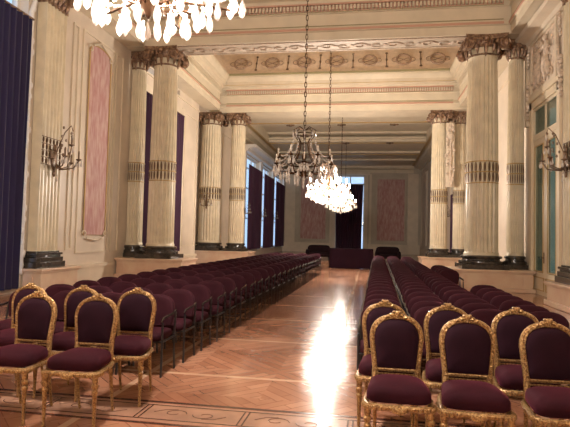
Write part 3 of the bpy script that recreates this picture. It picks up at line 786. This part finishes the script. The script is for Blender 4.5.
# ------------------------------------------------------------------ modern upholstered chairs
def make_modern():
    t = empty('audience_chair', (0, 0, 0))
    m = MB(); rbox(m, .225, .215, .37, .455, -.01, .06, .15); m.build('seat', 'fabric', t, smooth=60)
    # rounded backrest, slightly curved, leaning back
    def bk(y, k):
        p = []; hw = .225*k; z0 = .47; z1 = .80
        zc = .64
        for i in range(-1, 2, 2): pass
        pts = [(-hw*.92, z0+.01), (0, z0), (hw*.92, z0+.01), (hw, zc)]
        for i in range(1, 12):
            a = PI*i/12; pts.append((hw*math.copysign(abs(math.cos(a))**.72, math.cos(a)), zc+(z1-zc-(1-k)*.15)*math.sin(a)**.75))
        pts.append((-hw, zc))
        return [(x, y+.1*(z-.45)-.55*x*x, z) for x, z in pts]
    m = MB(); vs = []; fs = []; lv = [(.195, .55), (.185, .85), (.20, .98), (.222, 1), (.245, .97), (.255, .8), (.258, .5)]
    for y, k in lv: vs += bk(y, k)
    n = len(vs)//len(lv)
    for j in range(len(lv)-1):
        for i in range(n): fs.append((j*n+i, j*n+(i+1) % n, (j+1)*n+(i+1) % n, (j+1)*n+i))
    fs.append(tuple(range(n))); fs.append(tuple((len(lv)-1)*n+i for i in range(n)))
    m.add(vs, fs); m.build('backrest', 'fabric', t, smooth=60)
    for s in (-1, 1):
        m = MB(); m.tube([(s*.245, -.185, 0), (s*.245, -.18, .2), (s*.245, -.175, .56)], .0125, 6); m.build('leg', 'blackmetal', t)
        m = MB(); m.tube([(s*.24, .215, 0), (s*.24, .185, .2), (s*.24, .19, .45), (s*.238, .22, .62)], .0125, 6); m.build('leg', 'blackmetal', t)
        m = MB(); m.tube([(s*.245, -.20, .575), (s*.243, -.16, .60), (s*.243, 0, .61), (s*.242, .14, .62), (s*.238, .225, .64)], [.012, .018, .02, .018, .012], 6, False, .7); m.build('armrest', 'armmetal', t)
    m = MB(); m.tube([(-.245, -.178, .36), (.245, -.178, .36)], .011, 6); m.tube([(-.24, .187, .36), (.24, .187, .36)], .011, 6)
    for s in (-1, 1): m.tube([(s*.243, -.18, .36), (s*.24, .187, .36)], .011, 6)
    m.build('frame', 'blackmetal', t)
    return t
mod = make_modern()
first = True
ORD = ['first', 'second', 'third', 'fourth', 'fifth', 'sixth', 'seventh', 'eighth', 'ninth', 'tenth', 'eleventh', 'twelfth', 'thirteenth', 'fourteenth', 'fifteenth', 'sixteenth', 'seventeenth', 'eighteenth', 'nineteenth', 'twentieth', 'twenty-first', 'twenty-second', 'twenty-third', 'twenty-fourth', 'twenty-fifth', 'twenty-sixth', 'twenty-seventh', 'twenty-eighth', 'twenty-ninth', 'thirtieth', 'thirty-first', 'thirty-second']
LC = [(-2.31, 25, 'beside the aisle'), (-2.84, 25, 'one in from the aisle'), (-3.37, 25, 'two in from the aisle'), (-3.90, 25, 'nearest the left wall')]
RC = [(.20, 31, 'beside the aisle'), (.73, 31, 'one in from the aisle'), (1.26, 31, 'two in from the aisle'), (1.79, 19, 'nearest the right wall')]
rnd = random.Random(11)
for side, cols in (('left', LC), ('right', RC)):
    for (x, n, where) in cols:
        for k in range(n):
            if x == 1.79 and 6 < k < 14: continue      # the gap in this column
            y = 5.37+(.64 if side == 'left' else .50)*k
            o = mod if first else copy_tree(mod); first = False
            o.location = (x+.017*(y-7)+rnd.uniform(-.008, .008), y+rnd.uniform(-.01, .01), 0); o.rotation_euler = (0, 0, rnd.uniform(-.008, .008))
            tag(o, f'maroon audience chair, {side} block, {ORD[k]} row from front, {where}', 'chair', f'maroon audience chairs in the {side} block')

# ------------------------------------------------------------------ far furniture
def make_sofa():
    t = empty('sofa', (0, 0, 0))
    m = MB(); rbox(m, .68, .36, .2, .46, 0, .08, .1); m.build('seat', 'sofa', t, smooth=60)
    m = MB(); rbox(m, .74, .13, .35, .93, .33, .1, .02); m.build('backrest', 'sofa', t, smooth=60)
    for s in (-1, 1):
        m = MB(); m.m = Matrix.Translation((s*.7, 0, 0)); rbox(m, .09, .38, .18, .64, 0, .06, .05); m.build('armrest', 'sofa', t, smooth=60)
        for yy in (-.3, .34):
            m = MB(); m.lathe([(.02, 0), (.035, .2)], (s*.66, yy), 8); m.build('leg', 'blackmetal', t)
    return t
so = make_sofa(); so.location = (-3.12, 33.4, 0); tag(so, 'dark low sofa by the end wall, left of the curtained doorway', 'sofa', 'sofas by the end wall')
s2 = copy_tree(so); s2.location = (1.25, 33.4, 0); s2['label'] = 'dark low sofa by the end wall, right of the curtained doorway'
tb = empty('draped_table', (-.76, 25.1, 0), 0, 'long table draped in dark maroon cloth at the far end of the aisle', 'table')
m = MB(); m.box(-1.0, 1.0, -.32, .32, .90, .94); m.build('tabletop', 'sofa', tb, bevel=.01)
m = MB(); n = 96; top = []; bot = []
for i in range(n):
    a = 2*PI*i/n; c, s = math.cos(a), math.sin(a); X = 1.02*math.copysign(min(1, abs(c)*1.3), c); Y = .34*math.copysign(min(1, abs(s)*1.3), s)
    w = .018*math.sin(i*PI/2.5); top.append((X, Y, .955)); bot.append((X*(1.02+w), Y*(1.05+w*2), .03))
m.add(top+bot, [(i, (i+1) % n, n+(i+1) % n, n+i) for i in range(n)]+[tuple(range(n))]); m.build('tablecloth', 'cloth', tb, smooth=40)
for sx in (-.9, .9):
    for sy in (-.26, .26): MB().box(sx-.03, sx+.03, sy-.03, sy+.03, 0, .9).build('leg', 'sofa', tb, smooth=0)

# ------------------------------------------------------------------ chandeliers
def drop_mesh(L=.10, r=.016):
    m = MB(); m.lathe([(.001, -L), (r*.75, -L*.86), (r, -L*.68), (r*.62, -L*.4), (.004, -L*.22), (.008, -L*.16), (.011, -L*.09), (.006, -L*.03), (.001, 0)], n=6); return m
def make_chandelier(lit, chain):
    """origin at the body centre; body about 1.35 m wide"""
    t = empty('chandelier', (0, 0, 0)); bm_ = 'bulb' if lit else 'bulboff'
    m = MB()
    z = .62; k = 0
    while z < chain:
        pts = []
        for i in range(8):
            a = 2*PI*i/8; u = .022*math.cos(a); w = .06*math.sin(a)
            pts.append((u, 0, z+w) if k % 2 else (0, u, z+w))
        m.tube(pts, .008, 4, True); z += .095; k += 1
    m.build('chain', 'brass', t)
    m = MB(); m.lathe([(.006, -.42), (.02, -.40), (.03, -.37), (.05, -.34), (.07, -.26), (.06, -.2), (.02, -.12), (.03, -.02), (.05, .06), (.02, .14), (.018, .4), (.04, .48), (.02, .55), (.012, .64)], n=14); m.build('stem', 'brass', t)
    m = MB(); m.tube([(.19*math.cos(a), .19*math.sin(a), .5) for a in [i*PI/12 for i in range(24)]], .012, 6, True)
    m.tube([(.30*math.cos(a), .30*math.sin(a), -.1) for a in [i*PI/12 for i in range(24)]], .014, 6, True)
    for k in range(8):
        a = k*PI/4; c, s = math.cos(a), math.sin(a)
        m.tube([(.02*c, .02*s, .58), (.13*c, .13*s, .63), (.22*c, .22*s, .58), (.19*c, .19*s, .47), (.09*c, .09*s, .32), (.14*c, .14*s, .12), (.22*c, .22*s, 0), (.31*c, .31*s, -.1), (.24*c, .24*s, -.26), (.04*c, .04*s, -.33)], .0095, 5)
    m.build('cage', 'brass', t)
    dA = drop_mesh(.15, .025); d0 = dA.build('crystal_drop', 'crystal', t); d0.location = (0, 0, -.42)
    NA = 12
    def put(x, y, z, s=1., par=None):
        c = d0.copy(); COL.objects.link(c); c.parent = par or t; c.location = (x, y, z); c.scale = (s, s, s); c.rotation_euler = (0, 0, x*9); return c
    am = None
    cup = None
    for k in range(NA):
        a = 2*PI*k/NA; out = .60 if k % 2 else .50; zt = -.10 if k % 2 else .06
        m = MB()
        m.tube([(.06, 0, -.18), (.2, 0, -.27), (.36, 0, -.26), (out-.04, 0, -.18+(zt+.02)), (out, 0, zt-.03)], [.012, .011, .010, .009, .009], 6)
        m.lathe([(.004, zt-.05), (.045, zt-.03), (.055, zt-.015), (.05, zt-.01), (.015, zt), (.017, zt+.03), (.013, zt+.035)], (out, 0), 10)
        ar = m.build('arm', 'brass', t); ar.rotation_euler = (0, 0, a)
        b = MB(); b.lathe([(.012, zt+.03), (.012, zt+.10)], (out, 0), 8); b.ell((out, 0, zt+.125), (.019, .019, .04), 8, 6)
        b.build('candle_bulb', bm_, ar)
    cnt = 0
    for k in range(NA):
        a = 2*PI*k/NA; out = .60 if k % 2 else .50; zt = -.10 if k % 2 else .06
        for j, (dr, da) in enumerate(((.05, 0), (-.02, .09), (-.02, -.09))):
            put((out+dr)*math.cos(a+da), (out+dr)*math.sin(a+da), zt-.035, 1.15); cnt += 1
        a2 = a+PI/NA; put(.40*math.cos(a2), .40*math.sin(a2), -.22, 1.1); put(.30*math.cos(a2), .30*math.sin(a2), -.11, 1.0)
    for k in range(8):
        a = 2*PI*k/8; put(.22*math.cos(a), .22*math.sin(a), .57, .9)
        put(.16*math.cos(a), .16*math.sin(a), -.33, 1.2)
    for k in range(24):
        a = 2*PI*k/24; q = .46 if k % 2 else .33; put(q*math.cos(a), q*math.sin(a), -.24 if k % 2 else -.30, 1.1)
    # strings of beads from the crown to the arms
    for k in range(NA):
        a = 2*PI*k/NA; c, s = math.cos(a), math.sin(a); out = .56 if k % 2 else .46; zt = -.08 if k % 2 else .08
        m = MB(); m.tube([((.19+(out-.19)*i/12)*c, (.19+(out-.19)*i/12)*s, .49+(zt-.49)*i/12-.16*math.sin(PI*i/12)) for i in range(13)], .003, 3)
        for i in range(1, 12):
            q = i/12; r = .19+(out-.19)*q; z = .49+(zt-.49)*q-.16*math.sin(PI*q); m.ell((r*c, r*s, z), (.013, .013, .016), 5, 4)
        m.build('bead_string', 'crystal', t); m = MB()
        a2 = a+2*PI/NA; c2, s2 = math.cos(a2), math.sin(a2); o2 = .46 if k % 2 else .56; z2 = .08 if k % 2 else -.08
        m.tube([((1-i/10)*out*c+i/10*o2*c2, (1-i/10)*out*s+i/10*o2*s2, (1-i/10)*zt+i/10*z2-.10*math.sin(PI*i/10)-.06) for i in range(11)], .003, 3)
        for i in range(1, 10):
            q = i/10; x = (1-q)*out*c+q*o2*c2; y = (1-q)*out*s+q*o2*s2; z = (1-q)*zt+q*z2-.10*math.sin(PI*q)-.06; m.ell((x, y, z), (.012, .012, .015), 5, 4)
        m.build('bead_string', 'crystal', t)
    return t
CH = [(AX-.17, 4.05, 3.81, 1, 5.6, 'brightly lit crystal chandelier cut off by the top edge of the photo'),
      (AX+.24, 11.5, 3.20, 0, 6.5, 'dim crystal chandelier on a long chain, nearest one fully in view'),
      (AX+.14, 20.0, 3.42, 1, 7.2, 'glowing crystal chandelier just behind the dim nearest one'),
      (AX+.16, 29.0, 3.5, 1, 3.7, 'glowing crystal chandelier farther down the hall, behind the other glowing one'),
      (AX+.05, 37.0, 3.75, 0, 4.5, 'unlit small-looking chandelier in front of the end wall curtain')]
CH.append((AX, -4.5, 4.2, 1, 6.6, 'added unseen chandelier behind the viewer, lighting the near chairs and left wall'))  # unseen chandelier added to help light the near chairs and left wall
protoL = make_chandelier(True, 5.6); protoD = None
PW = {0: 1650, 2: 1350, 3: 650, 5: 700}
for i, (x, y, z, lit, ch, lab) in enumerate(CH):
    if i == 0: o = protoL
    elif i in (2, 5): o = copy_tree(protoL)
    elif i == 3: o = make_chandelier(True, 3.55)
    else: o = make_chandelier(False, ch)
    o.location = (x, y, z); o.rotation_euler = (0, 0, .13*i); tag(o, lab, 'chandelier', 'crystal chandeliers on the hall axis'); q = (1.25, 1.15, 1.4, 1.35, 1.0, 1.2)[i]; o.scale = (q, q, q)
    if i in PW:
        l = bpy.data.lights.new('chandelier_light', 'POINT'); l.energy = PW[i]; l.color = (1, .88, .74) if i else (1, .90, .84); l.shadow_soft_size = .16
        lo = bpy.data.objects.new('chandelier_light', l); COL.objects.link(lo); lo.parent = o; lo.location = (0, 0, .05)

# ------------------------------------------------------------------ wall lamps
def make_sconce():
    t = empty('wall_lamp', (0, 0, 0))      # projects along local -Y
    m = MB(); m.ell((0, -.015, 0), (.07, .03, .2)); m.ell((0, -.02, .22), (.05, .03, .07)); m.ell((0, -.02, -.24), (.04, .025, .06)); m.build('backplate', 'orn', t)
    d0 = None
    for i, (a, L, zt) in enumerate(((-1.1, .34, 0), (-.55, .42, .05), (0, .34, .28), (.55, .42, .05), (1.1, .34, 0))):
        m = MB(); m.tube([(0, -.03, -.05), (0, -.35*L, -.16), (0, -.8*L, -.12), (0, -L, zt-.03)], .012, 6)
        m.lathe([(.01, zt-.04), (.055, zt-.01), (.05, zt), (.015, zt+.005), (.015, zt+.12), (.008, zt+.15)], (0, -L), 10)
        ar = m.build('arm', 'orn', t); ar.rotation_euler = (0, 0, a)
        for j in range(3):
            if d0 is None: d = drop_mesh(.13, .02).build('crystal_drop', 'crystal', ar); d0 = d
            else: d = d0.copy(); COL.objects.link(d); d.parent = ar
            d.location = (.05*math.cos(j*2.1), -L+.05*math.sin(j*2.1), zt-.02)
    m = MB(); m.tube([(0, -.03, .1), (0, -.2, .5), (0, -.32, .62), (0, -.36, .52)], .01, 6)
    for k in range(10): m.ell((.18*math.sin(k*1.9), -.18-.012*k, .1+.05*k), (.02, .02, .03), 6, 4)
    m.build('crest_scroll', 'orn', t); m2 = d0.copy(); COL.objects.link(m2); m2.parent = t; m2.location = (0, -.36, .5)
    m2 = d0.copy(); COL.objects.link(m2); m2.parent = t; m2.location = (0, -.08, -.26)
    return t
sc = make_sconce()
SC = [(XL+.34, 11.95, 3.25, PI/2, 1.4, 'crystal wall lamp on the fluted pilaster beside the blue curtain'),
      (XR-.34, 12.75, 3.35, -PI/2, 1.25, 'crystal wall lamp at the right edge by the glazed door'),
      (AX-SX-1.40, 25.5, 3.05, 0, 1.0, 'crystal wall lamp on the left-hand column of the farther left pair'),
      (XL+.16, 33.35, 3.0, PI/2, .95, 'wall lamp on the pier before the nearest of the three far left windows'),
      (XL+.16, 38.65, 3.0, PI/2, .95, 'wall lamp on the pier between the first and second far left windows'),
      (XL+.16, 43.8, 3.0, PI/2, .95, 'wall lamp on the pier between the last two far left windows'),
      (XR-.02, 31.8, 3.0, -PI/2, 1.0, 'wall lamp on the right wall left of the farther right column')]
for i, (x, y, z, rz, s, lab) in enumerate(SC):
    o = sc if i == 0 else copy_tree(sc); o.location = (x, y, z); o.rotation_euler = (0, 0, rz); o.scale = (s, s, s); tag(o, lab, 'wall lamp', 'crystal wall lamps')

# ------------------------------------------------------------------ daylight and camera
w = bpy.data.worlds.new('sky'); S.world = w; w.use_nodes = True
bg = w.node_tree.nodes['Background']; bg.inputs[0].default_value = (.52, .72, 1, 1); bg.inputs[1].default_value = 1.15

f, yaw, pit, rol = 520.78, .1588, .0421, .0242
F = Vector((-math.sin(yaw)*math.cos(pit), math.cos(yaw)*math.cos(pit), math.sin(pit)))
r0 = Vector((math.cos(yaw), math.sin(yaw), 0)); u0 = r0.cross(F)
R_ = math.cos(rol)*r0+math.sin(rol)*u0; U_ = -math.sin(rol)*r0+math.cos(rol)*u0
cd = bpy.data.cameras.new('camera'); cam = bpy.data.objects.new('camera', cd); COL.objects.link(cam)
cd.sensor_width = 36; cd.lens = f*36/570; cd.clip_end = 200; cd.clip_start = .05
cam.matrix_world = Matrix(((R_.x, U_.x, -F.x, 0), (R_.y, U_.y, -F.y, 0), (R_.z, U_.z, -F.z, 1.5), (0, 0, 0, 1)))
S.camera = cam
S.view_settings.view_transform = 'Standard'; S.view_settings.look = 'None'; S.view_settings.gamma = 1
S.view_settings.use_curve_mapping = False
S.view_settings.exposure = 0.38
